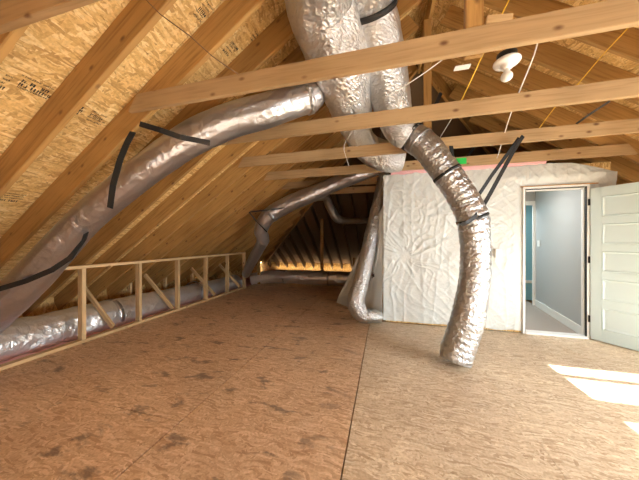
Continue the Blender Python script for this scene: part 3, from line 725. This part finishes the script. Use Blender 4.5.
for z in (.22, 1.02, 1.80):
    bm = bmesh.new(); bx(bm, -.022, -.002, -DT/2-.004, -DT/2+.012, z, z+.09, .003); link('hinge', mesh_of(bm, 'hinge'), 'black', dl)
# ---------------------------------------------------------------- the white wrap over the wall
PIN = [((.30, 1.10), 1., .8), ((.75, 1.80), .35, .5), ((1.5, .2), .3, .5), ((1.8, 1.5), .35, .4), ((.05, 2.25), .4, .5)]
def ridge(v, p): return max(0, 1-abs(2.2*v))**p
def fold(x, z):
    wx = .05*noise.noise(Vector((x*3, z*3, 40.)))
    h_ = .022*noise.noise(Vector((x*1.5, z*1.0, 2.)))
    h_ += .008*ridge(noise.noise(Vector(((x+wx)*7, z*.9, 13.))), 4)
    h_ += .007*ridge(noise.noise(Vector(((x*.8+z*.75+wx)*6, (x-z)*1.0, 3.))), 4)
    h_ += .005*ridge(noise.noise(Vector(((x*.7-z*.9+wx)*9, (x+z)*1.3, 23.))), 3)
    for i, ((px, pz), a, R) in enumerate(PIN):
        dx, dz = x-px, z-pz; r = math.hypot(dx, dz)
        an = math.atan2(dz, dx) + .5*noise.noise(Vector((x*3, z*3, 31.)))
        k = math.exp(-(r/R)**2)*min(r/.10, 1)
        h_ += .015*a*k*ridge(noise.noise(Vector((math.cos(an)*4.5, math.sin(an)*4.5, i*9+r*1.0))), 3)
        h_ -= .02*a*math.exp(-(r/.12)**2)
    return max(-.007, h_*1.35)
def sheet(name, fn, nu, nv, m, keep=None, parent=None, thick=.002):
    bm = bmesh.new(); G = [[bm.verts.new(fn(i/nu, j/nv)) for i in range(nu+1)] for j in range(nv+1)]
    for j in range(nv):
        for i in range(nu):
            if keep is None or keep((i+.5)/nu, (j+.5)/nv): bm.faces.new((G[j][i], G[j][i+1], G[j+1][i+1], G[j+1][i]))
    loose = [v for v in bm.verts if not v.link_faces]; bmesh.ops.delete(bm, geom=loose, context='VERTS')
    o = link(name, mesh_of(bm, name, True), m, parent)
    sm = o.modifiers.new('thickness', 'SOLIDIFY'); sm.thickness = thick; sm.offset = 0
    return o
WX0, WX1, WZ0, WZ1 = -.02, 2.98, .02, 2.42
org = Vector((1.0, RY-.02, 0))
ww = empty('house_wrap', org, 'creased white wrap covering the whole stud wall round the doorway', 'wall wrap')
def wf(a, b_):
    x = WX0+(WX1-WX0)*a; z = WZ0+(WZ1-WZ0)*b_
    h_ = fold(x, z)
    if z > 2.0: h_ += .05*min(1, (z-2.0)/.25)*max(0, min(1, (x-1.2)/.6))*(1-.5*max(0, (z-2.25)/.17))
    # folds stay flat against the door frame
    dd = max(DX0-.05-x, x-(DX1+.05), z-(DZT+.065)); dd = max(0, dd); h_ *= min(1, .25+dd/.12); h_ *= .72
    zz = z
    if b_ > .93: zz = z + .03*noise.noise(Vector((x*3, 1, 1)))*(b_-.93)/.07 - (max(0, x-2.5)*.35 if b_ > .93 else 0)*(b_-.93)/.07
    if b_ < .04: zz = z - .0 + .02*(noise.noise(Vector((x*4, 8, 1)))+.3)*(1-b_/.04)
    return Vector((x, RY-.012-h_, max(.012, zz)))-org
def wk(a, b_):
    x = WX0+(WX1-WX0)*a; z = WZ0+(WZ1-WZ0)*b_
    return not (DX0-.030 < x < DX1+.034 and z < DZT+.056)
sheet('wrap_front', wf, 300, 240, 'wrap', wk, ww)
# bottom left flare: the sheet leaves the corner and spreads over the floor to the left
def sf(a, b_):
    top_ = Vector((-.015, RY+.02+a*.12, 1.95)); base = Vector((-.04-.95*a, RY-.02+1.0*a, .012))
    p = base.lerp(top_, b_)
    n = Vector((-.7, -.7, 0)); w_ = min(1, 6*(1-b_)+.1)
    h_ = .05*noise.noise(Vector((a*3, b_*2.5, 3)))+.05*(1-abs(2*noise.noise(Vector((a*5+b_*2, b_*1.3, 8)))))**2*(1-b_*.6)
    h_ *= min(1, a*6)*min(1, .2+b_*8)
    return p+n*h_*w_ - org
sheet('wrap_side', sf, 90, 150, 'wrap', None, ww)
# printed mark on the side sheet
pm = P(373, 276, 4.22)
bm = bmesh.new()
for (a, b_, c, d) in ((-.03, -.01, .02, .03), (-.005, -.04, .01, .05), (.012, .0, .03, .02), (-.035, .03, -.02, .055)):
    bx(bm, a, c, -.002, .002, b_, d)
o = link('printed_mark', mesh_of(bm, 'mark'), 'ink', ww); o.location = pm-org; o.rotation_euler = (0, .5, -.7)
# outlet box pushing through the wrap
o = box('outlet_box', 1.575, 1.655, RY-.07, RY-.012, 1.09, 1.21, 'white', bev=.004); tag(o, 'small outlet box with its outline showing through the white wrap', 'outlet box')
# pink batts between the wrap and the fifth tie
bm = bmesh.new(); n = 150; G = []
for i in range(n+1):
    x = .1+2.1*i/n; ring = []
    for k in range(12):
        th = 2*PI*k/12; rr = 1+.35*noise.noise(Vector((x*9, math.cos(th)*2, math.sin(th)*2)))
        ring.append(bm.verts.new((x-1.3, math.cos(th)*.05*rr, math.sin(th)*.06*rr)))
    G.append(ring)
for a, b_ in zip(G, G[1:]):
    for k in range(12): bm.faces.new((a[k], a[(k+1) % 12], b_[(k+1) % 12], b_[k]))
bm.faces.new(G[0][::-1]); bm.faces.new(G[-1])
o = link('pink_insulation', mesh_of(bm, 'ins', True), 'pink'); o.location = (1.3, RY-.01, 2.465); tag(o, 'strip of pink insulation peeking out above the white wrap', 'insulation', kind='stuff')
